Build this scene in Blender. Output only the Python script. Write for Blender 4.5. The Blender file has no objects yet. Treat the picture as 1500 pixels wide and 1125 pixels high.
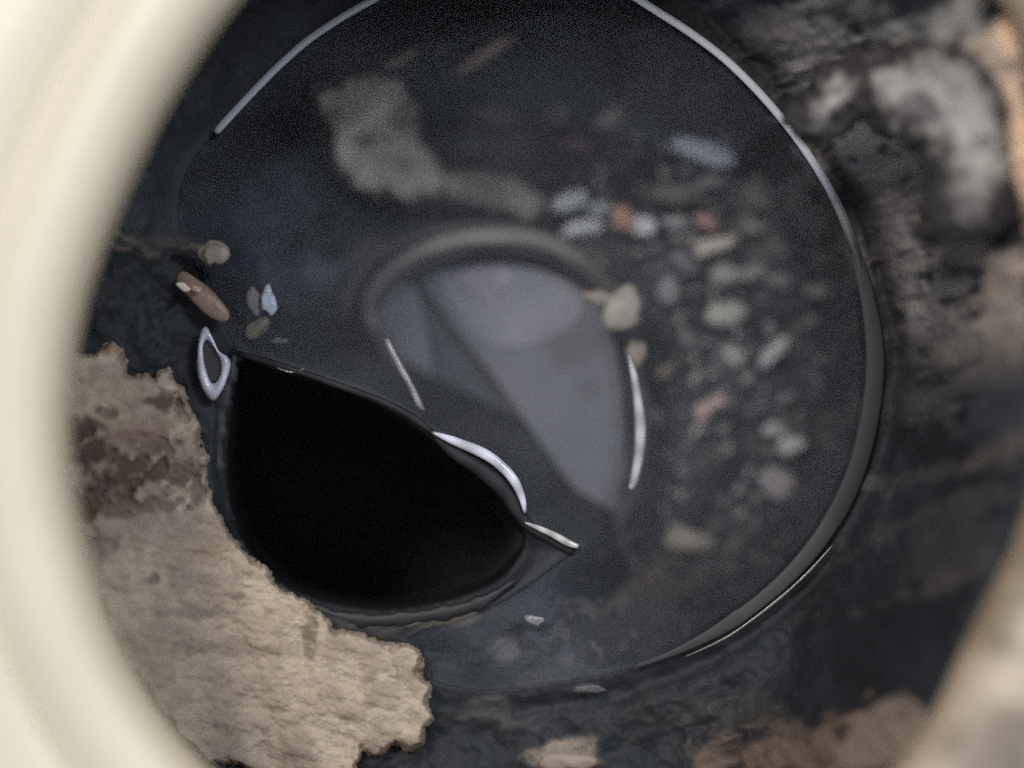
import bpy, bmesh, math, random
import numpy as np
from mathutils import Vector

sc = bpy.context.scene
C = sc.collection

# ---------------------------------------------------------------- camera, world, lamps, exposure
H = 0.20                      # camera height above the water (m)
S = 0.15 / 1500.0             # metres per photograph pixel in the water plane
cam_d = bpy.data.cameras.new('camera'); cam = bpy.data.objects.new('camera', cam_d); C.objects.link(cam)
cam.location = (0, 0, H); cam.rotation_euler = (0, 0, 0)
cam_d.sensor_width = 36; cam_d.lens = 48
cam_d.clip_start = 0.002; cam_d.clip_end = 10
cam_d.dof.use_dof = True; cam_d.dof.focus_distance = 0.198; cam_d.dof.aperture_fstop = 3.7
sc.camera = cam

w = bpy.data.worlds.new('World'); sc.world = w; w.use_nodes = True
bg = w.node_tree.nodes['Background']; bg.inputs[0].default_value = (0.80, 0.88, 1.0, 1); bg.inputs[1].default_value = 0.50

def area(name, loc, target, size, power, color, sy=None):
    d = bpy.data.lights.new(name, 'AREA'); d.energy = power; d.color = color
    d.shape = 'DISK' if sy is None else 'RECTANGLE'; d.size = size
    if sy: d.size_y = sy
    o = bpy.data.objects.new(name, d); C.objects.link(o); o.location = loc
    o.rotation_euler = (Vector(target) - Vector(loc)).to_track_quat('-Z', 'Y').to_euler()
    return o
area('inspection_lamp', (-0.17, 0.22, 0.50), (0, 0, 0), 0.13, 1.55, (1.0, 0.95, 0.88))
area('second_lamp', (0.28, 0.22, 0.50), (0, 0, 0), 0.13, 1.2, (0.90, 0.94, 1.0))
sc.view_settings.view_transform = 'Standard'; sc.view_settings.look = 'None'
sc.view_settings.exposure = 0; sc.view_settings.gamma = 1
sc.render.engine = 'CYCLES'
sc.cycles.max_bounces = 8; sc.cycles.transparent_max_bounces = 16
sc.cycles.use_denoising = False
sc.cycles.use_adaptive_sampling = True; sc.cycles.adaptive_threshold = 0.08; sc.cycles.adaptive_min_samples = 20

# ---------------------------------------------------------------- helpers
def U(px, py, z=0.0):
    """point at height z that lies on the sight line through a photograph pixel"""
    k = S * (H - z) / H
    return ((px - 750) * k, (562.5 - py) * k, z)

def lin(c):
    out = []
    for v in c:
        v = v / 255.0
        out.append(v / 12.92 if v <= 0.04045 else ((v + 0.055) / 1.055) ** 2.4)
    return np.array(out)

def smooth(t):
    t = np.clip(t, 0, 1); return t * t * (3 - 2 * t)

_grids = {}
def vnoise(x, y, seed):
    if seed not in _grids: _grids[seed] = np.random.RandomState(seed).rand(256, 256)
    g = _grids[seed]
    xi = np.floor(x).astype(int); yi = np.floor(y).astype(int)
    fx = x - xi; fy = y - yi; fx = fx * fx * (3 - 2 * fx); fy = fy * fy * (3 - 2 * fy)
    a = g[yi % 256, xi % 256]; b = g[yi % 256, (xi + 1) % 256]
    c = g[(yi + 1) % 256, xi % 256]; d = g[(yi + 1) % 256, (xi + 1) % 256]
    return (a * (1 - fx) + b * fx) * (1 - fy) + (c * (1 - fx) + d * fx) * fy

def fbm(x, y, size, seed, octs=4, gain=0.5):
    s = 0; amp = 1; tot = 0
    for o in range(octs):
        s = s + amp * vnoise(x / size * 2 ** o + 17.3 * o, y / size * 2 ** o + 9.1 * o, seed + o)
        tot += amp; amp *= gain
    return s / tot

def spline(pts, n=8, closed=False):
    P = [np.array(p, float) for p in pts]; out = []
    m = len(P); rng = m if closed else m - 1
    for i in range(rng):
        if closed: p0, p1, p2, p3 = P[i - 1], P[i], P[(i + 1) % m], P[(i + 2) % m]
        else: p0, p1, p2, p3 = P[max(i - 1, 0)], P[i], P[i + 1], P[min(i + 2, m - 1)]
        for k in range(n):
            t = k / n
            out.append(0.5 * ((2 * p1) + (-p0 + p2) * t + (2 * p0 - 5 * p1 + 4 * p2 - p3) * t * t + (-p0 + 3 * p1 - 3 * p2 + p3) * t ** 3))
    if not closed: out.append(P[-1])
    return np.array(out)

def sdist(X, Y, poly):
    """signed distance in px, positive inside the polygon"""
    d = np.full(X.shape, 1e9); inside = np.zeros(X.shape, bool)
    n = len(poly)
    for i in range(n):
        ax, ay = poly[i]; bx, by = poly[(i + 1) % n]
        ex, ey = bx - ax, by - ay; L = ex * ex + ey * ey
        if L < 1e-9: continue
        t = np.clip(((X - ax) * ex + (Y - ay) * ey) / L, 0, 1)
        d = np.minimum(d, (X - ax - t * ex) ** 2 + (Y - ay - t * ey) ** 2)
        if ay != by:
            c = ((ay > Y) != (by > Y)) & (X < (bx - ax) * (Y - ay) / (by - ay) + ax)
            inside ^= c
    d = np.sqrt(d)
    return np.where(inside, d, -d)

def mesh_obj(name, verts, faces, mat, parent=None, cols=None, smooth_=True):
    me = bpy.data.meshes.new(name)
    me.from_pydata([tuple(v) for v in verts], [], faces) if not isinstance(faces, np.ndarray) else grid_mesh(me, verts, faces)
    if cols is not None:
        a = me.color_attributes.new('Col', 'FLOAT_COLOR', 'POINT')
        cc = np.ones((len(verts), 4), np.float32); cc[:, :3] = cols
        a.data.foreach_set('color', cc.ravel())
    me.polygons.foreach_set('use_smooth', [smooth_] * len(me.polygons))
    me.materials.append(mat); me.update()
    o = bpy.data.objects.new(name, me); C.objects.link(o)
    if parent: o.parent = parent
    return o

def grid_mesh(me, verts, faces):
    n = len(faces)
    me.vertices.add(len(verts)); me.vertices.foreach_set('co', np.asarray(verts, np.float32).ravel())
    me.loops.add(n * 4); me.loops.foreach_set('vertex_index', faces.astype(np.int32).ravel())
    me.polygons.add(n)
    me.polygons.foreach_set('loop_start', np.arange(0, n * 4, 4, dtype=np.int32))
    me.polygons.foreach_set('loop_total', np.full(n, 4, np.int32))
    me.update(calc_edges=True)

def relief(name, box, step, fn, mat, parent=None):
    """fn(X, Y) -> z, colour (n,3), keep mask"""
    xs = np.arange(box[0], box[2] + step, step, float); ys = np.arange(box[1], box[3] + step, step, float)
    X, Y = np.meshgrid(xs, ys)
    z, col, keep = fn(X, Y)
    k = S * (H - z) / H
    V = np.stack([(X - 750) * k, (562.5 - Y) * k, z], -1).reshape(-1, 3)
    idx = np.arange(X.size).reshape(X.shape)
    F = np.stack([idx[:-1, :-1], idx[1:, :-1], idx[1:, 1:], idx[:-1, 1:]], -1).reshape(-1, 4)
    kf = (keep[:-1, :-1] & keep[1:, :-1] & keep[1:, 1:] & keep[:-1, 1:]).reshape(-1)
    F = F[kf]
    used = np.unique(F); remap = np.zeros(X.size, int); remap[used] = np.arange(len(used))
    return mesh_obj(name, V[used], remap[F], mat, parent, col.reshape(-1, 3)[used])

def tube(name, P, R, mat, parent=None, closed=False, seg=12, flat=1.0, cols=None):
    """swept tube through 3-D points P with radii R (m); flat squashes its height"""
    P = np.array(P, float); n = len(P); R = np.broadcast_to(np.asarray(R, float), (n,))
    V = []; F = []; K = []
    for i in range(n):
        a = P[(i - 1) % n] if closed else P[max(i - 1, 0)]; b = P[(i + 1) % n] if closed else P[min(i + 1, n - 1)]
        t = Vector(b - a); t = t.normalized() if t.length > 0 else Vector((1, 0, 0))
        side = t.cross(Vector((0, 0, 1))).normalized(); up = side.cross(t).normalized()
        for j in range(seg):
            th = 2 * math.pi * j / seg
            v = Vector(P[i]) + side * (R[i] * math.cos(th)) + up * (R[i] * flat * math.sin(th))
            V.append(tuple(v))
            if cols is not None: K.append(cols[i])
    for i in range(n if closed else n - 1):
        for j in range(seg):
            i2 = (i + 1) % n
            F.append((i * seg + j, i * seg + (j + 1) % seg, i2 * seg + (j + 1) % seg, i2 * seg + j))
    if not closed:
        F.append(tuple(range(seg - 1, -1, -1))); F.append(tuple((n - 1) * seg + j for j in range(seg)))
    return mesh_obj(name, V, F, mat, parent, np.array(K) if cols is not None else None)

def plate(name, poly, z, th, mat, parent=None, tilt=None):
    """thick flat piece with the given pixel outline; tilt(px,py)->extra height"""
    n = len(poly); V = []; F = []
    f = (lambda x, y: 0.0) if tilt is None else tilt
    cx = sum(p[0] for p in poly) / n; cy = sum(p[1] for p in poly) / n
    for p in poly: V.append(U(p[0], p[1], z + f(p[0], p[1])))
    for p in poly:
        q = U(p[0], p[1], z + f(p[0], p[1])); V.append((q[0], q[1], q[2] - th))
    V.append(U(cx, cy, z + f(cx, cy)))
    for i in range(n):
        j = (i + 1) % n
        F.append((i, j, 2 * n)); F.append((j, i, n + i, n + j))
    F.append(tuple(range(2 * n - 1, n - 1, -1)) if False else tuple(n + i for i in range(n)))
    o = mesh_obj(name, V, F, mat, parent, smooth_=False)
    bm = bmesh.new(); bm.from_mesh(o.data); bmesh.ops.recalc_face_normals(bm, faces=bm.faces); bm.to_mesh(o.data); bm.free()
    return o

def tag(o, label=None, cat=None, group=None, kind=None):
    if label: o['label'] = label
    if cat: o['category'] = cat
    if group: o['group'] = group
    if kind: o['kind'] = kind
    return o
def empty(name, loc, label, cat, group=None):
    o = bpy.data.objects.new(name, None); C.objects.link(o); o.location = loc; o.empty_display_size = 0.01
    return tag(o, label, cat, group)
def adopt(parent, *kids):
    for k in kids:
        k.parent = parent; k.location = Vector(k.location) - Vector(parent.location)

# ---------------------------------------------------------------- materials
def mat(name, color=(0.5, 0.5, 0.5), rough=0.5, attr=False, grit=0.0, grit_scale=4000, bump=0.0, bump_scale=900,
        spec=0.5, mottle=0.0, mottle_scale=250, mottle_col=None, coat=0.0, rough_var=0.0, metallic=0.0):
    m = bpy.data.materials.new(name); m.use_nodes = True; nt = m.node_tree; N = nt.nodes; L = nt.links
    b = N['Principled BSDF']; b.inputs['Roughness'].default_value = rough
    b.inputs['Specular IOR Level'].default_value = spec; b.inputs['Coat Weight'].default_value = coat
    b.inputs['Coat Roughness'].default_value = 0.08; b.inputs['Metallic'].default_value = metallic
    tc = N.new('ShaderNodeTexCoord'); src = None
    if attr:
        a = N.new('ShaderNodeAttribute'); a.attribute_name = 'Col'; src = a.outputs['Color']
    else:
        r = N.new('ShaderNodeRGB'); r.outputs[0].default_value = (*color, 1); src = r.outputs[0]
    def noise(scale, det=3):
        n = N.new('ShaderNodeTexNoise'); n.inputs['Scale'].default_value = scale; n.inputs['Detail'].default_value = det
        L.new(tc.outputs['Object'], n.inputs['Vector']); return n
    if mottle:
        n = noise(mottle_scale); mx = N.new('ShaderNodeMix'); mx.data_type = 'RGBA'
        rp = N.new('ShaderNodeMapRange'); rp.inputs[1].default_value = 0.40; rp.inputs[2].default_value = 0.68
        rp.inputs[4].default_value = mottle
        L.new(n.outputs['Fac'], rp.inputs[0]); L.new(rp.outputs[0], mx.inputs[0]); L.new(src, mx.inputs[6])
        mx.inputs[7].default_value = (*(mottle_col if mottle_col is not None else [c * 0.5 for c in color]), 1)
        src = mx.outputs[2]
    if grit:
        n = noise(grit_scale, 2); rp = N.new('ShaderNodeMapRange')
        rp.inputs[1].default_value = 0.25; rp.inputs[2].default_value = 0.75
        rp.inputs[3].default_value = 1 - grit; rp.inputs[4].default_value = 1 + grit
        L.new(n.outputs['Fac'], rp.inputs[0])
        vm = N.new('ShaderNodeVectorMath'); vm.operation = 'SCALE'; L.new(src, vm.inputs[0]); L.new(rp.outputs[0], vm.inputs['Scale'])
        src = vm.outputs[0]
    L.new(src, b.inputs['Base Color'])
    if bump:
        n = noise(bump_scale, 5); bp = N.new('ShaderNodeBump'); bp.inputs['Strength'].default_value = bump
        bp.inputs['Distance'].default_value = 0.0004
        L.new(n.outputs['Fac'], bp.inputs['Height']); L.new(bp.outputs[0], b.inputs['Normal'])
    if rough_var:
        n = noise(bump_scale * 0.4, 3); rp = N.new('ShaderNodeMapRange')
        rp.inputs[3].default_value = rough - rough_var; rp.inputs[4].default_value = rough + rough_var
        L.new(n.outputs['Fac'], rp.inputs[0]); L.new(rp.outputs[0], b.inputs['Roughness'])
    return m

M_bed = mat('soot_and_silt', rough=0.62, attr=True, grit=0.35, grit_scale=5200, bump=0.5, bump_scale=1300, spec=0.3)
M_crust = mat('mortar', rough=0.9, attr=True, grit=0.16, grit_scale=4200, bump=0.7, bump_scale=1500, spec=0.2)
M_cream = mat('cream_plastic', (0.74, 0.68, 0.55), rough=0.38, mottle=0.35, mottle_scale=60, mottle_col=(0.62, 0.54, 0.38), attr=False, bump=0.1, bump_scale=200)
M_creamc = mat('aged_plastic', rough=0.4, attr=True, grit=0.03, bump=0.08, bump_scale=300)
M_void = mat('black_pipe', (0.07, 0.08, 0.08), rough=0.6, grit=0.5, grit_scale=5200, bump=0.3, bump_scale=800, spec=0.15)
M_lip = mat('wet_rubber', (0.022, 0.022, 0.026), rough=0.55, grit=0.25, grit_scale=5000, bump=0.15, bump_scale=700)
M_bead_dull = mat('dull_bead', rough=0.6, attr=True, spec=0.3)
M_bead = mat('water_bead', rough=0.22, attr=True, spec=0.6, coat=0.3)
M_refl_olive = mat('reflection_olive', (0.085, 0.078, 0.064), rough=0.4, mottle=0.8, mottle_scale=180, mottle_col=(0.035, 0.035, 0.034), grit=0.2, bump=0.3)  # this and the next three: tones of the central reflection as base colours
M_refl_dark = mat('reflection_dark', (0.055, 0.057, 0.070), rough=0.6, mottle=0.4, mottle_scale=90, mottle_col=(0.02, 0.022, 0.028), grit=0.25)
M_refl_mid = mat('reflection_mid', (0.155, 0.150, 0.170), rough=0.5, mottle=0.5, mottle_scale=70, mottle_col=(0.11, 0.11, 0.13), grit=0.2)
M_refl_light = mat('reflection_light', (0.25, 0.24, 0.265), rough=0.5, mottle=0.7, mottle_scale=110, mottle_col=(0.17, 0.17, 0.21), grit=0.15)

M_water = bpy.data.materials.new('clear_water'); M_water.use_nodes = True
nt = M_water.node_tree; N = nt.nodes; L = nt.links; N.clear()
out = N.new('ShaderNodeOutputMaterial'); mix = N.new('ShaderNodeMixShader'); fr = N.new('ShaderNodeFresnel'); fr.inputs[0].default_value = 1.33
tr = N.new('ShaderNodeBsdfTransparent'); tr.inputs[0].default_value = (0.93, 0.95, 0.98, 1)
gl = N.new('ShaderNodeBsdfGlossy'); gl.inputs['Roughness'].default_value = 0.04
tc = N.new('ShaderNodeTexCoord'); nz = N.new('ShaderNodeTexNoise'); nz.inputs['Scale'].default_value = 45; nz.inputs['Detail'].default_value = 1
bp = N.new('ShaderNodeBump'); bp.inputs['Strength'].default_value = 0.06; bp.inputs['Distance'].default_value = 0.001
L.new(tc.outputs['Object'], nz.inputs['Vector']); L.new(nz.outputs['Fac'], bp.inputs['Height']); L.new(bp.outputs[0], gl.inputs['Normal'])
df = N.new('ShaderNodeBsdfDiffuse'); df.inputs[0].default_value = (0.60, 0.62, 0.70, 1)      # pale haze mixed in to brighten the dark water
mx2 = N.new('ShaderNodeMixShader'); nz2 = N.new('ShaderNodeTexNoise'); nz2.inputs['Scale'].default_value = 55; nz2.inputs['Detail'].default_value = 3
rp2 = N.new('ShaderNodeMapRange'); rp2.inputs[1].default_value = 0.3; rp2.inputs[2].default_value = 0.7; rp2.inputs[3].default_value = 0.014; rp2.inputs[4].default_value = 0.048
L.new(tc.outputs['Object'], nz2.inputs['Vector']); L.new(nz2.outputs['Fac'], rp2.inputs[0]); L.new(rp2.outputs[0], mx2.inputs[0])
L.new(tr.outputs[0], mx2.inputs[1]); L.new(df.outputs[0], mx2.inputs[2])
L.new(fr.outputs[0], mix.inputs[0]); L.new(mx2.outputs[0], mix.inputs[1]); L.new(gl.outputs[0], mix.inputs[2]); L.new(mix.outputs[0], out.inputs[0])

# ---------------------------------------------------------------- outlines in photograph pixels
RING = spline([(315, 195), (380, 125), (450, 60), (540, 3), (640, -42), (760, -58), (870, -35), (960, 15), (1060, 85), (1150, 180),
               (1222, 290), (1262, 400), (1282, 520), (1268, 640), (1232, 740), (1170, 828), (1090, 898), (1000, 950), (900, 985), (800, 1000)], 6)
EDGE = spline([(850, 802), (812, 786), (782, 770), (768, 752), (764, 728), (748, 698), (715, 670), (668, 648), (634, 634), (605, 612),
               (560, 588), (500, 566), (440, 545), (385, 528), (350, 518)], 5)
WATER = np.vstack([RING, spline([(800, 1000), (700, 1010), (610, 985), (600, 935), (690, 905), (765, 865), (850, 802)], 4)[1:], EDGE[1:],
                   spline([(350, 518), (325, 470), (290, 400), (262, 320), (275, 250), (315, 195)], 4)[1:-1]])
HOLE = spline([(352, 528), (400, 540), (480, 562), (550, 590), (600, 620), (650, 655), (710, 700), (750, 748), (770, 790), (745, 838),
               (700, 866), (630, 886), (555, 893), (480, 883), (415, 857), (372, 820), (345, 770), (332, 700), (336, 610)], 5, True)
COLLAR = spline([(352, 0), (285, 95), (228, 195), (168, 330), (125, 460), (106, 600), (112, 720), (142, 840), (198, 975), (290, 1105),
                 (430, 1230), (620, 1330), (850, 1360), (1080, 1300), (1250, 1190), (1352, 1070), (1420, 930), (1478, 810), (1524, 690), (1556, 560),
                 (1566, 400), (1560, 250), (1530, 110), (1455, -20), (1330, -130), (1120, -230), (880, -280), (640, -240), (470, -130)], 8, True)

# ---------------------------------------------------------------- bed of the drain: wall lining outside the water, silt floor under it
# dirt patches, plus one bluish haze of light painted in: (cx, cy, rx, ry, angle deg, sRGB, strength)
PATCH = [
    (370, 300, 120, 80, -20, (54, 57, 64), .8), (420, 400, 110, 50, 10, (50, 52, 60), .7), (560, 370, 70, 26, -8, (84, 74, 68), .5),  # first patch: soft bluish light put into the silt colour
    (800, 130, 260, 60, 5, (52, 56, 62), .7), (1060, 190, 120, 80, 20, (50, 54, 62), .7), (700, 240, 70, 60, 0, (66, 66, 64), .7),
    (740, 290, 60, 34, 15, (88, 84, 76), .8), (580, 95, 40, 12, 25, (100, 92, 84), .7), (640, 72, 20, 8, 0, (98, 88, 80), .6),
    (735, 172, 50, 12, 6, (104, 98, 92), .8), (812, 165, 22, 9, 0, (110, 102, 94), .8), (930, 185, 50, 8, 30, (86, 92, 104), .7),
    (840, 230, 90, 30, 0, (58, 52, 56), .6), (980, 285, 90, 24, 5, (76, 72, 68), .7), (1110, 300, 40, 60, 15, (66, 60, 60), .6),
    (860, 385, 50, 18, 12, (74, 72, 62), .7), (1000, 400, 160, 50, 10, (56, 56, 58), .5), (960, 600, 60, 60, 0, (68, 60, 58), .6),
    (1010, 650, 60, 90, 0, (58, 54, 54), .5), (940, 700, 40, 60, 0, (78, 68, 64), .5), (1020, 840, 160, 28, -32, (64, 58, 56), .6),
    (930, 862, 90, 12, -38, (82, 72, 64), .7), (830, 880, 60, 60, 0, (44, 46, 52), .6), (900, 930, 120, 40, -10, (52, 52, 56), .6),
    (470, 395, 60, 10, -12, (74, 74, 80), .6), (520, 430, 90, 40, 30, (58, 58, 66), .5),
    # left dark corner
    (180, 345, 60, 9, 28, (86, 80, 74), .7), (250, 355, 60, 12, 5, (66, 62, 62), .8), (175, 365, 30, 6, 15, (88, 76, 68), .7),
    (215, 480, 30, 14, 0, (42, 44, 50), .7), (230, 520, 30, 20, 0, (38, 42, 46), .8),
    # below the opening
    (640, 905, 90, 14, -4, (86, 80, 74), .9), (540, 915, 80, 18, 5, (58, 54, 56), .9), (740, 950, 26, 20, 0, (74, 70, 70), .8),
    (730, 1050, 70, 26, 10, (70, 66, 66), .8), (830, 1100, 50, 18, 0, (150, 138, 124), .85), (790, 1000, 40, 30, 0, (58, 56, 60), .6),
    (860, 1010, 40, 10, -5, (84, 84, 86), .7), (960, 1030, 120, 60, 0, (48, 48, 50), .6),
    (1180, 1100, 160, 40, -6, (112, 94, 80), .85), (1300, 1090, 80, 50, -30, (140, 122, 108), .9), (1090, 1040, 90, 30, 0, (60, 56, 54), .6),
    # right wall
    (1180, 60, 130, 60, 20, (96, 94, 96), .8), (1260, 190, 90, 40, -25, (120, 116, 112), .8), (1270, 245, 70, 16, -8, (120, 120, 124), .8), (1400, 300, 120, 90, -30, (118, 112, 108), .75),
    (1380, 150, 170, 130, -20, (128, 123, 118), .9), (1230, 110, 110, 34, -30, (122, 118, 115), .8), (1290, 350, 90, 22, -18, (92, 88, 88), .8), (1400, 420, 80, 26, -24, (112, 106, 100), .8), (1350, 470, 60, 14, -18, (84, 80, 82), .8), (1130, 70, 60, 20, 30, (84, 82, 86), .8), (1330, 590, 120, 30, -15, (70, 66, 68), .6), (1420, 500, 110, 90, 0, (92, 86, 86), .6),
    (1110, 40, 90, 40, 25, (66, 66, 72), .8), (1210, 90, 120, 50, 30, (92, 88, 86), .8), (1330, 60, 110, 50, 20, (104, 102, 100), .8),
    (1300, 300, 110, 80, 0, (72, 68, 68), .7), (1400, 370, 90, 50, 10, (84, 78, 78), .6), (1370, 320, 34, 22, 20, (120, 112, 100), .7),
    (1470, 440, 60, 110, 10, (134, 122, 112), .7), (1400, 515, 46, 26, -15, (100, 94, 90), .8), (1330, 420, 120, 14, 10, (70, 68, 72), .6),
    (1350, 700, 140, 16, -12, (82, 76, 76), .55), (1420, 735, 100, 30, -20, (76, 70, 72), .6), (1380, 850, 110, 20, -20, (88, 80, 78), .6), (1300, 780, 90, 16, -25, (66, 62, 64), .6),
    (1390, 800, 90, 50, -20, (64, 60, 64), .8), (1480, 600, 70, 60, 0, (70, 70, 76), .7), (1470, 660, 70, 20, -25, (96, 86, 82), .6),
    (1490, 200, 34, 170, -8, (182, 152, 126), .95), (1440, 90, 60, 30, 30, (150, 134, 118), .8),
]
def silt_depth(X, Y, sw=None):
    if sw is None: sw = sdist(X, Y, WATER)
    shal = smooth((np.hypot(X - 740, Y - 960) - 60) / 260)
    return -0.042 * smooth(sw / (90 + 60 * smooth((260 - Y) / 120))) * shal - 0.0006
def bed(X, Y):
    sw = sdist(X, Y, WATER); scol = sdist(X, Y, COLLAR); sh = sdist(X, Y, HOLE)
    t = np.clip(-sw, 0, None) / (np.clip(-sw, 0, None) + np.clip(scol, 0, None) + 20)
    right = smooth((X - 700 + (562 - Y) * 0.5) / 500)
    top = 0.006 + 0.031 * right
    z = np.where(sw > 0, silt_depth(X, Y, sw), top * smooth(t * 1.05))
    z = np.where(sw < 0, z + (fbm(X, Y, 60, 11) - 0.5) * 0.004 * smooth(-sw / 60), z + (fbm(X, Y, 50, 21) - 0.5) * 0.004 * smooth(sw / 60))
    # shallow groove just outside the water's rim on the right
    z -= 0.0012 * np.exp(-((-sw - 32) / 16) ** 2) * (sw < 0) * smooth((X - 600) / 200)
    z = z - 0.0025 * smooth(1 + sh / 25) - 0.02 * smooth(sh / 16)
    z = np.where(scol < 0, np.minimum(z, top) - 0.0001, z)
    xa = X * 0.94 + Y * -0.34; ya = X * 0.34 + Y * 0.94; sk = fbm(xa * 0.35, ya * 1.4, 30, 61, 4, .6)
    n1 = fbm(X, Y * 1.0, 70, 31, 5); n2 = fbm(X, Y, 22, 41, 4)
    base = lin((41, 44, 48))[None, None, :] * (0.55 + 0.9 * n1)[..., None]
    bl = lin((56, 59, 65)); f = smooth((fbm(X, Y, 160, 51, 3) - 0.45) * 4) * 0.6
    base = base * (1 - f[..., None]) + bl * f[..., None]
    for k, (cx, cy, rx, ry, ang, c, s) in enumerate(PATCH):
        a = math.radians(ang); dx = X - cx; dy = Y - cy
        u = (dx * math.cos(a) + dy * math.sin(a)) / rx; v = (-dx * math.sin(a) + dy * math.cos(a)) / ry
        r = np.sqrt(u * u + v * v) + (n2 - 0.5) * 1.5 + (n1 - 0.5) * 0.8 + (sk - 0.5) * 1.6 * (sw < 0)
        m = smooth((1.3 - r) / 1.0) * s
        base = base * (1 - m[..., None]) + lin(c) * np.where(sw > 0, 2.3, 1.3 + 1.0 * smooth((X - 1120) / 60) * smooth((560 - Y) / 120))[..., None] * m[..., None] * (0.75 + 0.5 * n2)[..., None]
        z = z + 0.0008 * m * (n2 + 0.3) * (sw < -12)
    sp_ = smooth((fbm(X, Y, 16, 81, 2) - 0.60) * 8) * smooth((X - 760 - 0.0 * Y) / 120) * smooth(sw / 60) * 0.55 * smooth((fbm(X, Y, 120, 85, 2) - 0.3) * 4)
    base = base * (1 - sp_[..., None]) + lin((132, 124, 118)) * sp_[..., None]
    # smooth dark band round the rim
    g = np.exp(-((-sw - 26) / 17) ** 2)[..., None] * smooth((X - 500) / 200)[..., None] * (Y < 640)[..., None]
    base = base * (1 - g) + lin((46, 42, 44)) * g
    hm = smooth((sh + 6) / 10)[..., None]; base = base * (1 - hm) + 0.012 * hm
    return z, base, (sh < 14)
tag(relief('drain_bed', (-200, -330, 1800, 1400), 3.4, bed, M_bed), 'black sooty drain wall and silty floor with grey dirt patches', kind='structure')

# ---------------------------------------------------------------- lumpy deposits lying on the bed
def lump(name, poly, z0, height, colour, dark, step, seed, fade=0, edge=9, rough_px=7, blot=(), streak=-14, pow_=1.0, holes=None, amp=0.0010):
    poly = np.array(poly)
    box = (poly[:, 0].min() - 25, poly[:, 1].min() - 25, poly[:, 0].max() + 25, poly[:, 1].max() + 25)
    a = math.radians(streak)
    def fn(X, Y):
        sd = sdist(X, Y, poly) + (fbm(X, Y, 16, seed, 4, .6) - .5) * rough_px * 2
        xs = X * math.cos(a) + Y * math.sin(a); ys = -X * math.sin(a) + Y * math.cos(a)
        st = fbm(xs * 0.4, ys * 1.5, 26, seed + 50, 5, .6)
        n = fbm(X, Y, 55, seed + 10, 5, .55); nf = fbm(X, Y, 12, seed + 20, 3)
        zz = z0(X, Y) if callable(z0) else z0
        z = zz + height * (np.sqrt(np.clip((sd + edge) / (2 * edge), 0, 1)) - 0.5) + ((n - .5) * amp * 2.4 + (st - .5) * amp * 1.6 * (0.30 + 0.30 * smooth((Y - 680) / 160)) + (nf - .5) * amp * .5) * smooth(sd / 12)
        mk = smooth((n - 0.42) * 5) * 0.55 + smooth((st - 0.55) * 6) * (0.10 + 0.25 * smooth((Y - 700) / 120))
        col = lin(colour)[None, None, :] * (1 - mk[..., None]) + lin(dark) * mk[..., None]
        col = col * (0.82 + 0.36 * nf)[..., None]
        for (cx, cy, rx, ry, c, s) in blot:
            m = (smooth((1.4 - np.sqrt(((X - cx) / rx) ** 2 + ((Y - cy) / ry) ** 2) - (nf - .5) * 1.6 - (n - .5)) / 0.9) * s)[..., None]
            col = col * (1 - m) + lin(c) * m
            z = z - 0.0006 * m[..., 0] * (sum(c) < 300)
        if fade:
            f = smooth(sd / fade - (nf - .5) * 1.2 - (n - .5) * 1.5)[..., None]; col = col * f + lin((66, 62, 63)) * (1 - f)
        z = z - 0.0015 * (sd < -edge + 0.5)
        return z, col, sd > -edge - 2
    return relief(name, box, step, fn, M_crust)

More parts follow.
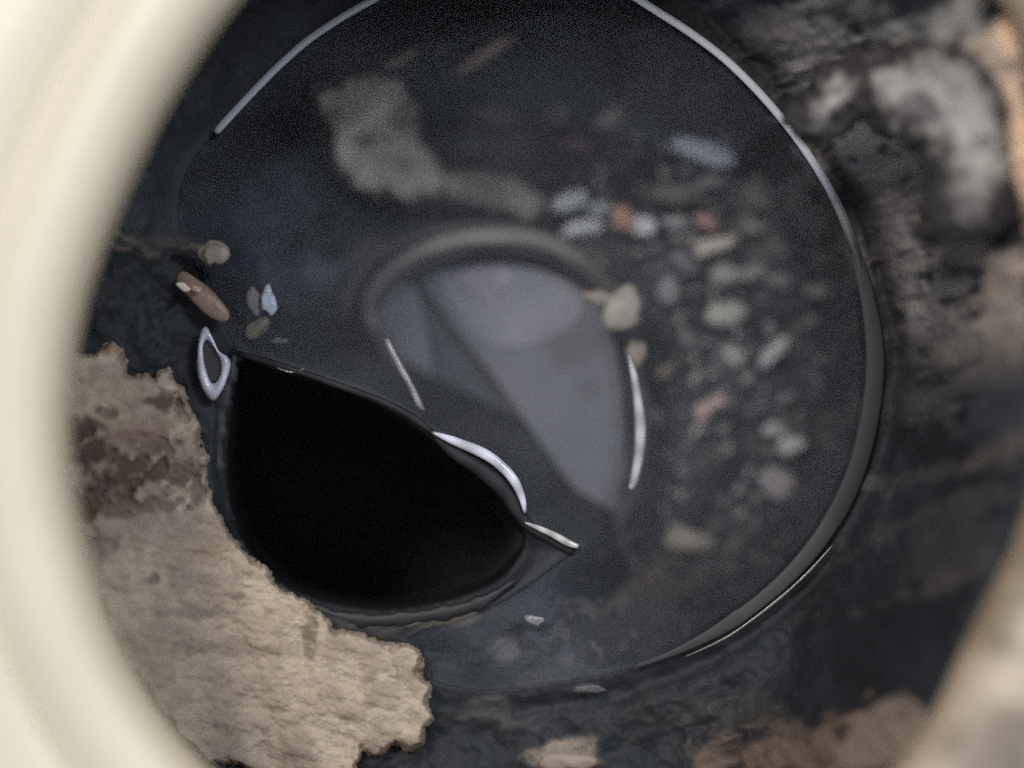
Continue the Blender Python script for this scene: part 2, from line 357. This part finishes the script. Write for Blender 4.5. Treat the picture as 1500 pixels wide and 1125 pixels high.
CRUST = [(60, 530), (108, 522), (138, 522), (144, 510), (162, 506), (176, 516), (181, 528), (184, 550), (196, 553), (216, 549), (226, 556), (232, 546),
         (246, 543), (254, 560), (268, 568), (278, 600), (288, 618), (292, 650), (300, 672), (300, 705), (308, 735), (322, 762), (342, 790),
         (356, 812), (392, 838), (410, 862), (440, 880), (462, 892), (476, 908), (490, 926), (512, 926), (545, 936), (578, 950), (606, 945),
         (618, 962), (612, 985), (628, 1004), (622, 1030), (632, 1052), (618, 1064), (620, 1088), (600, 1100), (578, 1090), (552, 1104), (530, 1096), (512, 1140), (420, 1160), (380, 1128), (300, 1112),
         (262, 1072), (224, 1022), (190, 975), (168, 930), (150, 880), (120, 900), (70, 900)]
def crust_z(X, Y): return 0.004 + 0.010 * smooth((330 - X + (Y - 700) * 0.2) / 260)
crust = lump('mortar_crust', CRUST, crust_z, 0.0045, (192, 176, 157), (146, 129, 116), 1.7, 100, edge=4, rough_px=8, streak=12, blot=[
    (185, 660, 120, 90, (136, 115, 99), .6), (340, 960, 180, 110, (194, 177, 157), .45), (140, 590, 50, 30, (172, 152, 130), .5), (225, 655, 40, 14, (92, 76, 68), .6), (170, 715, 50, 14, (88, 72, 64), .6),
    (238, 588, 22, 16, (84, 70, 62), .85), (158, 604, 14, 9, (100, 82, 72), .7), (150, 512, 16, 8, (128, 92, 64), .7),
    (118, 628, 26, 16, (70, 58, 54), .85), (135, 662, 34, 24, (78, 64, 58), .9), (190, 690, 50, 26, (84, 68, 60), .85), (200, 640, 60, 12, (120, 100, 86), .6), (150, 740, 60, 20, (110, 92, 82), .6),
    (255, 690, 34, 16, (104, 84, 74), .7), (290, 725, 16, 22, (104, 84, 76), .6), (130, 730, 30, 30, (96, 80, 74), .7), (200, 740, 60, 14, (104, 88, 78), .6),
    (152, 800, 22, 16, (110, 94, 86), .6), (220, 850, 10, 6, (96, 84, 78), .6), (350, 873, 12, 6, (120, 108, 92), .7),
    (455, 930, 9, 34, (98, 88, 80), .6), (290, 897, 60, 10, (128, 116, 104), .6), (345, 950, 90, 12, (134, 120, 108), .5),
    (280, 805, 60, 20, (172, 154, 132), .6), (410, 900, 40, 16, (178, 158, 136), .5), (180, 560, 60, 20, (172, 154, 132), .5)])
tag(crust, 'beige crumbly mortar crust along the cream collar, lower left of the black opening', 'mortar')

DEP = [(1170, 176), (1215, 110), (1290, 80), (1345, 82), (1400, 62), (1455, 95), (1480, 160), (1490, 235), (1478, 300), (1440, 330), (1400, 340),
       (1358, 336), (1368, 292), (1380, 250), (1350, 205), (1325, 196), (1298, 178), (1268, 148), (1232, 176), (1205, 196)]
def wall_z(X, Y): return 0.022 + 0.011 * smooth((X - 1200) / 280)
dep = lump('limescale_deposit', DEP, wall_z, 0.005, (176, 170, 164), (112, 106, 104), 2.6, 300, fade=46, edge=22, rough_px=18, amp=0.0005, streak=-30, blot=[
    (1345, 165, 30, 22, (84, 80, 84), .8), (1250, 138, 10, 6, (172, 162, 148), .8), (1452, 245, 24, 20, (170, 168, 156), .7),
    (1440, 210, 14, 10, (90, 92, 94), .7), (1400, 300, 40, 14, (104, 98, 96), .6)])
tag(dep, 'pale grey limescale lump on the dark wall at the upper right', 'limescale')
SAND = [(456, 142), (476, 124), (510, 120), (540, 108), (590, 118), (612, 150), (618, 190), (640, 232), (668, 262), (640, 292), (600, 300), (560, 288),
        (520, 280), (492, 256), (478, 220), (486, 190), (462, 160)]
def bed_z(X, Y): return silt_depth(X, Y) + 0.0035
sand = lump('sand_clump', SAND, bed_z, 0.006, (236, 226, 208), (176, 168, 156), 3, 400, fade=13, edge=12, rough_px=12, streak=8, blot=[
    (470, 128, 16, 14, (170, 156, 126), .7), (590, 170, 20, 26, (112, 106, 98), .7), (500, 170, 22, 14, (150, 140, 124), .6), (580, 240, 24, 14, (120, 113, 104), .7), (620, 285, 26, 12, (116, 116, 96), .7), (540, 205, 24, 8, (92, 88, 82), .8), (545, 262, 44, 18, (196, 184, 166), .6)])
tag(sand, 'large olive grey clump of sand under the water, upper left inside the ring', 'sand')
BASE = [(640, 250), (700, 238), (770, 262), (812, 300), (780, 322), (730, 318), (680, 308), (640, 296)]
sand2 = lump('sand_clump', BASE, bed_z, 0.005, (190, 181, 166), (120, 115, 108), 3, 440, fade=18, edge=14, rough_px=12)
tag(sand2, 'dim flat patch of sand right of the large sand clump, above the round cup', 'sand')

# ---------------------------------------------------------------- black outlet opening
outl = empty('outlet_pipe', U(540, 740, -0.01), 'black open outlet pipe with wet rim between mortar crust and water', 'pipe')
cx0, cy0 = HOLE.mean(0); V = []; F = []
n = len(HOLE); rings = [(-0.03, -0.0045), (0.005, -0.0065), (0.02, -0.009), (0.05, -0.02), (0.07, -0.05), (0.09, -0.10)]
for s, z in rings:
    for p in HOLE: V.append(U(p[0] * (1 - s) + (cx0 - 40) * s, p[1] * (1 - s) + (cy0 + 25) * s, z))
for r in range(len(rings) - 1):
    for i in range(n):
        j = (i + 1) % n; F.append((r * n + i, r * n + j, (r + 1) * n + j, (r + 1) * n + i))
F.append(tuple((len(rings) - 1) * n + i for i in range(n)))
pw = mesh_obj('pipe_wall', V, F, M_void)
LIP = spline([(344, 520), (330, 560), (318, 620), (314, 690), (322, 750), (345, 805), (390, 852), (450, 890), (530, 908), (620, 902), (700, 884), (755, 850)], 8)
lr = [0.0019 * (0.6 + 0.4 * math.sin(math.pi * min(1, i / (len(LIP) - 1) * 1.3 + 0.15))) * min(1, 0.1 + (len(LIP) - 1 - i) / 9) * min(1, 0.2 + i / 6) * (0.85 + 0.3 * math.sin(i * 1.7) * math.sin(i * 0.61)) for i in range(len(LIP))]
lp = tube('lip', [U(p[0], p[1], 0.0005) for p in LIP], lr, M_lip, flat=0.5)
adopt(outl, pw, lp)

# ---------------------------------------------------------------- water sheet with its beads of meniscus
from mathutils.geometry import tessellate_polygon
wv = [Vector(U(p[0], p[1], 0.0)) for p in WATER]
tri = tessellate_polygon([wv]); 
water = mesh_obj('water', wv, [tuple(t) for t in tri], M_water, smooth_=False)
bm = bmesh.new(); bm.from_mesh(water.data); bmesh.ops.recalc_face_normals(bm, faces=bm.faces)
if bm.faces and sum(f.normal.z for f in bm.faces) < 0: bmesh.ops.reverse_faces(bm, faces=bm.faces)
bm.to_mesh(water.data); bm.free()
tag(water, 'clear still water filling the round drain over the silt and stones', kind='structure')

# round rim bead, highlight painted into its colour: thin and bright along the top, broad and dim at the lower right
Rp = spline([tuple(p) for p in RING[::3]] , 5); m = len(Rp)
rad = []; cols = []
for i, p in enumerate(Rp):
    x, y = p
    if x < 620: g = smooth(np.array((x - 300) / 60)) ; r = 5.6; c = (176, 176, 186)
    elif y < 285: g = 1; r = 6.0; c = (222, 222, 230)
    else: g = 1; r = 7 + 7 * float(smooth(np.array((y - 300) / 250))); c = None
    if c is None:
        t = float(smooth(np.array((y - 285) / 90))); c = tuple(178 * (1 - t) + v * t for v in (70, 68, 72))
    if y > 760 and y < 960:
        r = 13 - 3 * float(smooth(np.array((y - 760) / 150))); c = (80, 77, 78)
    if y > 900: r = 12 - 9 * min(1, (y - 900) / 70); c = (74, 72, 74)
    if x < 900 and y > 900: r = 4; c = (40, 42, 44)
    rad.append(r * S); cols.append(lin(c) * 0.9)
    if i == 0: rad[-1] *= 0.5
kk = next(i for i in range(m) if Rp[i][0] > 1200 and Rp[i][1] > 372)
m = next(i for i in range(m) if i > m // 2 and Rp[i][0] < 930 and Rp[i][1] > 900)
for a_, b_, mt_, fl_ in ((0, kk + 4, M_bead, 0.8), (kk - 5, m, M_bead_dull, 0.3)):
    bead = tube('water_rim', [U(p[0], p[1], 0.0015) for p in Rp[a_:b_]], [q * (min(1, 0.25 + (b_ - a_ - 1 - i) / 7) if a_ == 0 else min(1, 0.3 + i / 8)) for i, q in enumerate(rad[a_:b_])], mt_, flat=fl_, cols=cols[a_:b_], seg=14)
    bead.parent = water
def glint(name, pts, rr, c, z=0.001, flat=0.8, parent=None, n=6):  # bead along the water; pale colours and faded ends paint a highlight
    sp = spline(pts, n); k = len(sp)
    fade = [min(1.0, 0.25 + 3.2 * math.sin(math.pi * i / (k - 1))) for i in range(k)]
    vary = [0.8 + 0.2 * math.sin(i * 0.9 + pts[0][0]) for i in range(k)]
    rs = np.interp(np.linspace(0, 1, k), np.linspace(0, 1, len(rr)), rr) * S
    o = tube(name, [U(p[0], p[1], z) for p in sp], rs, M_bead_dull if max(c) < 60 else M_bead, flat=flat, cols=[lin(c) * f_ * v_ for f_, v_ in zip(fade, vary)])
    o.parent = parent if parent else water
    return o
glint('water_edge_glint', [(350, 518), (385, 528), (440, 545), (500, 566), (560, 588), (605, 612), (634, 634)], [4, 5, 5, 5, 5, 6, 4], (44, 42, 46))
glint('water_edge_glint', [(632, 633), (668, 647), (715, 668), (748, 697), (764, 727), (769, 752)], [1.5, 6, 8, 7.5, 7, 5, 2], (226, 226, 240), z=0.0014)
glint('water_edge_glint', [(636, 640), (664, 662), (708, 690), (742, 722), (760, 752), (785, 778), (840, 810)], [3, 9, 12, 12, 9, 7, 5], (46, 44, 50), z=0.0004)
glint('water_edge_glint', [(768, 765), (790, 774), (812, 784), (832, 795), (848, 801)], [1, 4, 5, 5.5, 3], (210, 206, 204), z=0.0014)
glint('water_edge_glint', [(1035, -25), (1060, -2), (1090, 18), (1110, 34)], [6, 8, 6, 1], (200, 208, 228), z=0.002)
glint('water_edge_glint', [(1222, 796), (1186, 836), (1140, 878), (1070, 930), (1000, 964)], [1, 2.2, 2.4, 2, 1], (120, 114, 104), z=0.002)
glint('water_edge_glint', [(405, 538), (425, 545), (447, 540)], [1, 2, 1], (110, 108, 110), z=0.0012)

# highlight on the wet film beside the opening, painted as a white loop
def resamp(P, k):
    P = np.vstack([P, P[:1]]); d = np.r_[0, np.cumsum(np.hypot(*np.diff(P, axis=0).T))]; t = np.linspace(0, d[-1], k, endpoint=False)
    return np.stack([np.interp(t, d, P[:, 0]), np.interp(t, d, P[:, 1])], -1)
lo = resamp(spline([(302, 477), (311, 492), (321, 514), (334, 522), (339, 534), (334, 554), (325, 575), (314, 588), (304, 582), (294, 564), (288, 540), (289, 508), (294, 484)], 6, True), 60)
li = resamp(spline([(302, 500), (309, 504), (318, 518), (323, 538), (320, 553), (312, 560), (306, 552), (300, 530), (298, 510)], 6, True), 60)
V = []; F = []
for f_, z in ((0, 0.0036), (0.12, 0.0044), (0.35, 0.0049), (0.65, 0.0049), (0.88, 0.0044), (1, 0.0036)):
    for i in range(60): V.append(U(*(lo[i] * (1 - f_) + li[i] * f_), z))
for r_ in range(6):
    for i in range(60):
        j = (i + 1) % 60; q = (r_ + 1) % 6; F.append((r_ * 60 + i, r_ * 60 + j, q * 60 + j, q * 60 + i))
fl = mesh_obj('film_highlight', V, F, M_bead, None, np.array([lin((215, 215, 230)) * (0.85 + 0.35 * math.sin(i * 0.21) ** 2) for _ in range(6) for i in range(60)]))
bm = bmesh.new(); bm.from_mesh(fl.data); bmesh.ops.recalc_face_normals(bm, faces=bm.faces); bm.to_mesh(fl.data); bm.free()
tag(fl, 'pear-shaped highlight on wet film, painted as a white glossy loop, at the left tip of the black opening', 'film highlight')
M_filmc = mat('film_skin', (0.055, 0.052, 0.055), rough=0.3, grit=0.15)
pane = plate('film_skin', [tuple(p) for p in li[::3]], 0.0038, 0.0003, M_filmc); pane.parent = fl

# ---------------------------------------------------------------- central reflection, imitated by sunken painted parts
reflection = empty('central_reflection', U(745, 580, -0.02), 'round reflection with olive grey rim in the middle of the water, built as sunken parts', 'reflection')  # mirror image in the water, imitated with solid parts
reflL = spline([(636, 640), (612, 600), (585, 545), (552, 490), (540, 450), (556, 412), (600, 376), (655, 354), (720, 346), (790, 352), (850, 380),
               (896, 425), (925, 490), (938, 560), (942, 620), (934, 690), (915, 750), (890, 790), (866, 806)], 6)
n = len(reflL)
rr_ = [ (9 + 5 * math.sin(math.pi * i / (n - 1))) * S for i in range(n)]
rcols = []
for i, p in enumerate(reflL):
    t = math.exp(-((p[0] - 690) / 130) ** 2) * (p[1] < 480)
    rcols.append(lin((62, 60, 60)) * (1 - t) + lin((146, 142, 132)) * t * (0.6 + 0.8 * float(fbm(np.array(p[0]), np.array(p[1]), 40, 900, 2))))
crim = tube('rim', [U(p[0], p[1], -0.027) for p in reflL], rr_, M_bead_dull, flat=0.3, cols=rcols)  # rim of the painted reflection
oa = spline([(506, 470), (512, 420), (545, 378), (600, 348), (670, 332), (740, 330), (810, 344)], 6)
outer = tube('reflection_outer_rim', [U(p[0], p[1], -0.030) for p in oa], [8 * S * (0.3 + math.sin(math.pi * i / (len(oa) - 1))) for i in range(len(oa))], M_refl_olive, flat=0.3)
inner = tube('reflection_inner_rim', [U(745 + (p[0] - 745) * 0.93, 590 + (p[1] - 590) * 0.92, -0.029) for p in reflL[10:-14]], [4.5 * S] * (n - 24), M_refl_olive, flat=0.7)
V = []; F = []
prof = [(1.0, -0.0275), (0.985, -0.033), (0.97, -0.040)]
for s, z in prof:
    for p in reflL: V.append(U(745 + (p[0] - 745) * s, 590 + (p[1] - 590) * s, z))
for r in range(2):
    for i in range(n - 1): F.append((r * n + i, r * n + i + 1, (r + 1) * n + i + 1, (r + 1) * n + i))
cw = mesh_obj('reflection_side', V, F, M_refl_dark)
edge_rev = [tuple(p) for p in spline([(866, 806), (820, 788), (786, 770), (768, 738), (735, 690), (690, 660), (636, 640)], 3)[1:-1]]
floor = plate('floor', [tuple(p) for p in reflL] + edge_rev, -0.0385, 0.001, M_refl_dark)
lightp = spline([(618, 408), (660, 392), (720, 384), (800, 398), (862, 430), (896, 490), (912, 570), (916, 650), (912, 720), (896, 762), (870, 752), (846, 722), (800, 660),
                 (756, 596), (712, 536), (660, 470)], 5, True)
plt = plate('reflection_sector', [tuple(p) for p in lightp], -0.035, 0.001, M_refl_mid, tilt=lambda x, y: 0.002 * (x - 750) / 150)  # lighter sector of the reflection, painted by its own colour
disc = plate('reflection_oval', [tuple(p) for p in spline([(640, 402), (690, 386), (740, 384), (800, 398), (846, 430), (852, 458), (820, 490), (770, 508), (718, 505), (680, 470)], 6, True)], -0.0346, 0.0003, M_refl_light, tilt=lambda x, y: 0.002 * (x - 750) / 150)
strip = plate('reflection_strip', [tuple(p) for p in spline([(556, 440), (590, 412), (612, 430), (628, 500), (634, 560), (636, 618), (616, 596), (588, 540), (562, 480)], 5, True)], -0.036, 0.0008, M_refl_mid)
M_pink = mat('reflection_pink', (0.34, 0.29, 0.325), rough=0.5, mottle=0.5, mottle_scale=200)  # pinkish tone of the painted reflection
spot = plate('reflection_spot', [tuple(p) for p in spline([(668, 402), (700, 392), (735, 388), (752, 404), (738, 424), (716, 446), (700, 430), (684, 424)], 4, True)], -0.0342, 0.0002, M_pink, tilt=lambda x, y: 0.002 * (x - 750) / 150)
g1 = glint('rim_glint', [(920, 520), (928, 548), (934, 585), (938, 625), (936, 665), (928, 705), (922, 716)], [2, 5, 6.5, 8.5, 7.5, 6, 2], (226, 222, 220), z=-0.007)  # bright rim highlights painted as pale beads
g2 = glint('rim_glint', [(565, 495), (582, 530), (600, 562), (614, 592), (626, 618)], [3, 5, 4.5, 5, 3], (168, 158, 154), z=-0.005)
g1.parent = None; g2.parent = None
adopt(reflection, crim, outer, inner, cw, floor, plt, disc, strip, spot, g1, g2)

# ---------------------------------------------------------------- stones and shards
def depth_at(px, py, up):
    return float(silt_depth(np.array([float(px)]), np.array([float(py)]))[0]) + up
def stone(name, px, py, rx, ry, ang, c, z, label, cat='stone', group=None, height=0.6, seed=0, gloss=0.5, lump_=0.30, box=False):
    rnd = random.Random(seed + int(px * 7 + py))
    if z < -0.02: z = depth_at(px, py, 0.0035)
    bm = bmesh.new(); bmesh.ops.create_icosphere(bm, subdivisions=3, radius=1)
    ph = [rnd.uniform(0, 6.28) for _ in range(6)]; fr_ = [rnd.uniform(1.4, 3.2) for _ in range(6)]
    for v in bm.verts:
        q = v.co.copy()
        d = 1 + lump_ * (math.sin(fr_[0] * q.x + ph[0]) * math.sin(fr_[1] * q.y + ph[1]) + 0.6 * math.sin(fr_[2] * q.z * 1.5 + ph[2] + q.x * 2) + 0.35 * math.sin(5 * q.x + 4 * q.y + ph[3]))
        v.co = Vector((math.copysign(abs(q.x) ** 0.85, q.x), math.copysign(abs(q.y) ** 0.85, q.y), q.z)) * d
    me = bpy.data.meshes.new(name)
    k = S * (H - z) / H
    for v in bm.verts: v.co = Vector((v.co.x * rx * k, v.co.y * ry * k, v.co.z * min(rx, ry) * k * height))
    bm.to_mesh(me); bm.free(); me.polygons.foreach_set('use_smooth', [True] * len(me.polygons))
    key = 'stone_%d_%d_%d' % tuple(int(v) for v in c)
    mt = bpy.data.materials.get(key)
    if mt is None:
        a = lin(c); a = (a * 0.75 + a.mean() * 0.25) if z < -0.01 else a
        a = np.minimum(a * (2.5 if z < -0.0196 else 1.35), 0.88)
        mt = mat(key, tuple(a), rough=gloss, mottle=0.35, mottle_scale=700, mottle_col=tuple(a * 0.6), grit=0.25, bump=0.4)
    me.materials.append(mt)
    o = bpy.data.objects.new(name, me); C.objects.link(o); o.location = U(px, py, z); o.rotation_euler = (0, 0, math.radians(ang))
    return tag(o, label, cat, group)
G = 'small stones lying under the water'
ZS = -0.038
for (px, py, rx, ry, a, c, lb) in [
    (834, 295, 27, 13, 5, (222, 222, 228), 'white rounded stone under water, upper of the bright pair above the cup'),
    (852, 335, 29, 11, 0, (222, 218, 220), 'white flat stone under water, lower of the bright pair above the cup'),
    (880, 305, 15, 10, 10, (134, 140, 136), 'small grey green stone touching the right side of the bright white pair'),
    (914, 320, 18, 22, 0, (148, 112, 96), 'orange brown upright stone between the white pair and the lilac stone'),
    (944, 332, 14, 17, -15, (164, 158, 170), 'lilac grey stone touching the right side of the orange brown one'),
    (985, 325, 18, 9, -5, (118, 118, 116), 'small flat grey stone between the lilac stone and the red splinter'),
    (1044, 360, 27, 11, 14, (150, 138, 126), 'light tan slanting stone just below the red brown splinter'),
    (1018, 220, 50, 17, -16, (150, 151, 160), 'long bluish grey slab near the upper right of the ring'),
    (892, 172, 22, 9, 36, (140, 128, 112), 'tan slanting stone at the top, left of the bluish slab'),
    (836, 212, 26, 13, 0, (84, 56, 56), 'dark maroon stone high above the bright white pair'),
    (1068, 403, 24, 17, 0, (112, 106, 102), 'grey tan oval stone, left of the row of three in the upper right'),
    (1106, 400, 20, 13, 0, (100, 92, 90), 'dim pinkish stone in the middle of the row of three at upper right'),
    (1142, 412, 18, 13, 0, (90, 84, 84), 'dim grey stone at the right end of the row of three'),
    (975, 427, 15, 21, 8, (110, 102, 104), 'grey upright stone between the beige corner stone and the oval olive one'),
    (1061, 458, 28, 16, -4, (134, 130, 118), 'light olive oval stone alone in the right half of the water'),
    (1078, 522, 12, 15, 30, (128, 122, 116), 'light stone on the left of the pair at mid right'),
    (1134, 515, 23, 12, 32, (138, 134, 132), 'slanting pale stone on the right of the pair at mid right'),
    (1044, 594, 30, 13, 30, (150, 126, 114), 'pinkish slanting stone right of the cup glint'),
    (916, 452, 26, 27, 10, (158, 146, 126), 'large light beige stone touching the upper right of the cup rim'),
    (878, 436, 18, 11, -10, (136, 118, 102), 'small tan stone squeezed between the cup rim and the large beige stone'),
    (934, 516, 13, 19, 10, (130, 114, 94), 'ochre stone on the cup rim just above its white glint'),
    (972, 543, 16, 10, 5, (112, 96, 80), 'small brown stone right of the ochre one on the cup rim'),
    (1132, 630, 18, 12, -8, (124, 118, 116), 'grey stone, upper of the touching pair at lower right'),
    (1160, 652, 19, 13, 12, (134, 128, 122), 'pale stone, lower of the touching pair at lower right'),
    (1138, 705, 27, 20, 0, (112, 102, 102), 'large dim pinkish stone, lowest of the stones on the right'),
    (1152, 584, 13, 8, 30, (84, 78, 78), 'tiny dim stone above the touching pair at lower right'),
    (1005, 790, 32, 19, -14, (106, 96, 82), 'olive brown stone lying alone below right of the cup'),
    (957, 608, 14, 16, 0, (120, 104, 100), 'dim rosy stone just right of the cup glint'),
    (1104, 335, 13, 9, 10, (92, 88, 84), 'tiny dim stone above the row of three at upper right'),
    (1000, 384, 22, 15, -10, (84, 84, 84), 'dim grey stone left of the row of three at upper right'),
    (984, 286, 34, 14, 0, (88, 84, 80), 'dim olive stone below the bluish slab'),
    (1112, 286, 18, 24, 15, (86, 76, 76), 'dim brownish upright stone close to the right of the ring'),
    (1040, 268, 24, 8, 8, (98, 94, 92), 'thin grey stone below the right end of the bluish slab'),
    (866, 388, 22, 10, 10, (92, 88, 72), 'olive stone behind the top right of the cup rim'),
    (1010, 498, 20, 11, 0, (76, 74, 72), 'very dim grey stone left of the light pair at mid right'),
    (1200, 425, 20, 12, 0, (70, 66, 66), 'very dim stone nearest the ring on the right'),
]:
    on_rim = (px, py) in ((916, 452), (878, 436), (934, 516))
    stone('stone', px, py, rx, ry, a, c, -0.0195 if on_rim else ZS, lb, group=G)
rs = random.Random(5)
gv = bmesh.new()
for i in range(210):
    while True:
        px = rs.uniform(780, 1240); py = rs.uniform(120, 760)
        if rs.random() > math.exp(-((math.hypot(px - 760, py - 540) - 310) / 95) ** 2): continue
        if math.hypot(px - 765, py - 490) < 455 and math.hypot((px - 745) / 215, (py - 580) / 250) > 1: break
    rr2 = rs.uniform(4, 12); z = depth_at(px, py, 0.001)
    mtx = __import__('mathutils').Matrix.Translation(U(px, py, z)) @ __import__('mathutils').Euler((0, 0, rs.uniform(0, 6.3))).to_matrix().to_4x4()
    res = bmesh.ops.create_icosphere(gv, subdivisions=1, radius=1.0)
    sx, sy = rr2 * S * 1.1, rr2 * S * rs.uniform(.5, .9)
    for v in res['verts']: v.co = mtx @ Vector((v.co.x * sx * rs.uniform(.8, 1.2), v.co.y * sy, v.co.z * sy * .7))
gm = bpy.data.meshes.new('gravel'); gv.to_mesh(gm); gv.free()
M_gr = mat('gravel', (0.52, 0.48, 0.45), rough=0.6, mottle=1.0, mottle_scale=170, mottle_col=(0.05, 0.05, 0.052), grit=0.3)
gm.materials.append(M_gr); go = bpy.data.objects.new('gravel', gm); C.objects.link(go)
tag(go, 'dim fine gravel between the stones under the water', 'gravel', kind='stuff')

def shard(px0, py0, px1, py1, wd, c, z, label, name='shard', cat='shard', gloss=0.5):
    L_ = math.hypot(px1 - px0, py1 - py0); ang = math.degrees(math.atan2(-(py1 - py0), px1 - px0))
    return stone(name, (px0 + px1) / 2, (py0 + py1) / 2, L_ / 2, wd, ang, c, z, label, cat=cat, gloss=gloss, lump_=0.10)
shard(672, 104, 776, 36, 9, (150, 116, 100), -0.032, 'long orange brown splinter slanting up under the water near the top')
shard(564, 100, 612, 72, 8, (108, 98, 88), -0.033, 'short dull tan splinter left of the long orange brown one')
shard(1018, 314, 1052, 336, 9, (138, 100, 90), -0.035, 'short red brown splinter above the light tan stone')
shard(262, 402, 334, 470, 17, (134, 112, 98), 0.004, 'brown tapered shard of mortar pointing at the white film highlight', gloss=0.4)
stone('pebble', 268, 420, 9, 5, -10, (200, 184, 172), 0.0062, 'tiny whitish grain on the upper end of the brown shard', cat='grain')
stone('pebble', 288, 424, 6, 4, -10, (186, 164, 148), 0.0062, 'tiny pinkish grain in the middle of the brown shard', cat='grain')
stone('pebble', 312, 372, 19, 19, -40, (138, 130, 118), 0.006, 'smooth olive grey pebble above the brown shard', cat='stone')
stone('pebble', 288, 364, 24, 10, -10, (84, 78, 76), 0.004, 'dim flat pebble left of the smooth olive grey pebble', cat='stone')
stone('pebble', 377, 480, 17, 11, 18, (112, 106, 92), -0.002, 'small olive pebble right of the white film highlight', cat='stone', gloss=0.3)
stone('pebble', 392, 442, 10, 19, 0, (196, 200, 208), -0.002, 'silvery upright bead of water above the small olive pebble', cat='droplet', gloss=0.15)
stone('pebble', 374, 441, 10, 17, 0, (92, 88, 84), -0.003, 'dark grey stone just left of the silvery upright bead', cat='stone')
stone('pebble', 414, 499, 12, 4, 0, (86, 88, 88), -0.001, 'tiny flat grey grain right of the small olive pebble', cat='grain')
stone('pebble', 783, 908, 13, 7, -25, (120, 120, 126), 0.004, 'soft glint painted as a small grey lump just below the right end of the black opening', cat='stone', gloss=0.25)  # pale lump standing in for a soft glint
stone('pebble', 860, 1010, 24, 5, 0, (80, 80, 82), 0.003, 'flat grey pebble at the bottom centre below the water', cat='stone')
stone('pebble', 832, 1116, 34, 14, 0, (140, 126, 112), 0.010, 'pale beige lump of mortar at the very bottom centre', cat='mortar')

# ---------------------------------------------------------------- cream plastic collar
col_e = empty('drain_collar', (0, 0, 0.04), 'thick cream plastic collar round the drain, bright on the left and stained on the right', 'pipe collar')
def collar(name, prof, m_, xlim=None):
    n = len(COLLAR); V = []; F = []; K = []
    ctr = COLLAR.mean(0); nrm = []
    for i in range(n):
        t = COLLAR[(i + 1) % n] - COLLAR[i - 1]; t = t / np.linalg.norm(t)
        q = np.array((t[1], -t[0])); 
        if np.dot(q, COLLAR[i] - ctr) < 0: q = -q
        nrm.append(q)
    for off, z in prof:
        for i in range(n):
            p = U(*COLLAR[i], 0.044); p = (p[0] + nrm[i][0] * off, p[1] - nrm[i][1] * off, z)
            V.append(p)
            X, Y = COLLAR[i] + nrm[i] * off / S
            d = 0.5 + 0.5 * math.tanh((X - 900) / 220)
            ns = float(fbm(np.array(X * 1.0), np.array(Y * 1.0), 90, 700, 4)); ns2 = float(fbm(np.array(X), np.array(Y), 240, 720, 3))
            c = lin((226, 216, 193)) * (1 - d) + lin((206, 188, 166)) * d
            c = c * (1 - 0.10 * ns2)
            s = max(0, min(1, (ns - 0.50) * 6)) * d * (0.65 if Y > 500 else 0.35)
            c = c * (1 - s) + lin((88, 76, 66)) * s
            e = math.exp(-((off - 0.0) / 0.0016) ** 2) * 0.5
            c = c * (1 - e) + lin((176, 152, 112)) * e
            K.append(c)
    for r in range(len(prof) - 1):
        for i in range(n):
            j = (i + 1) % n; F.append((r * n + i, r * n + j, (r + 1) * n + j, (r + 1) * n + i))
    o = mesh_obj(name, V, F, m_, None, np.array(K))
    bm = bmesh.new(); bm.from_mesh(o.data); bmesh.ops.recalc_face_normals(bm, faces=bm.faces); bm.to_mesh(o.data); bm.free()
    return o
prof = [(0.0100, 0.029), (0.0060, 0.031), (0.0034, 0.0350), (0.0013, 0.040), (0.0003, 0.0435), (0.0010, 0.0458), (0.0024, 0.0478), (0.0042, 0.0490), (0.0062, 0.0494), (0.0082, 0.0488),
        (0.0098, 0.0478), (0.0110, 0.0472)]
rim = collar('rim', prof, M_creamc)
prof2 = [(0.0110, 0.0471), (0.0118, 0.0462), (0.0126, 0.0470), (0.0145, 0.0482), (0.018, 0.0488), (0.024, 0.0486), (0.034, 0.0470), (0.036, 0.044), (0.0362, 0.0)]
fl2 = collar('flange', prof2, M_creamc)
adopt(col_e, rim, fl2)
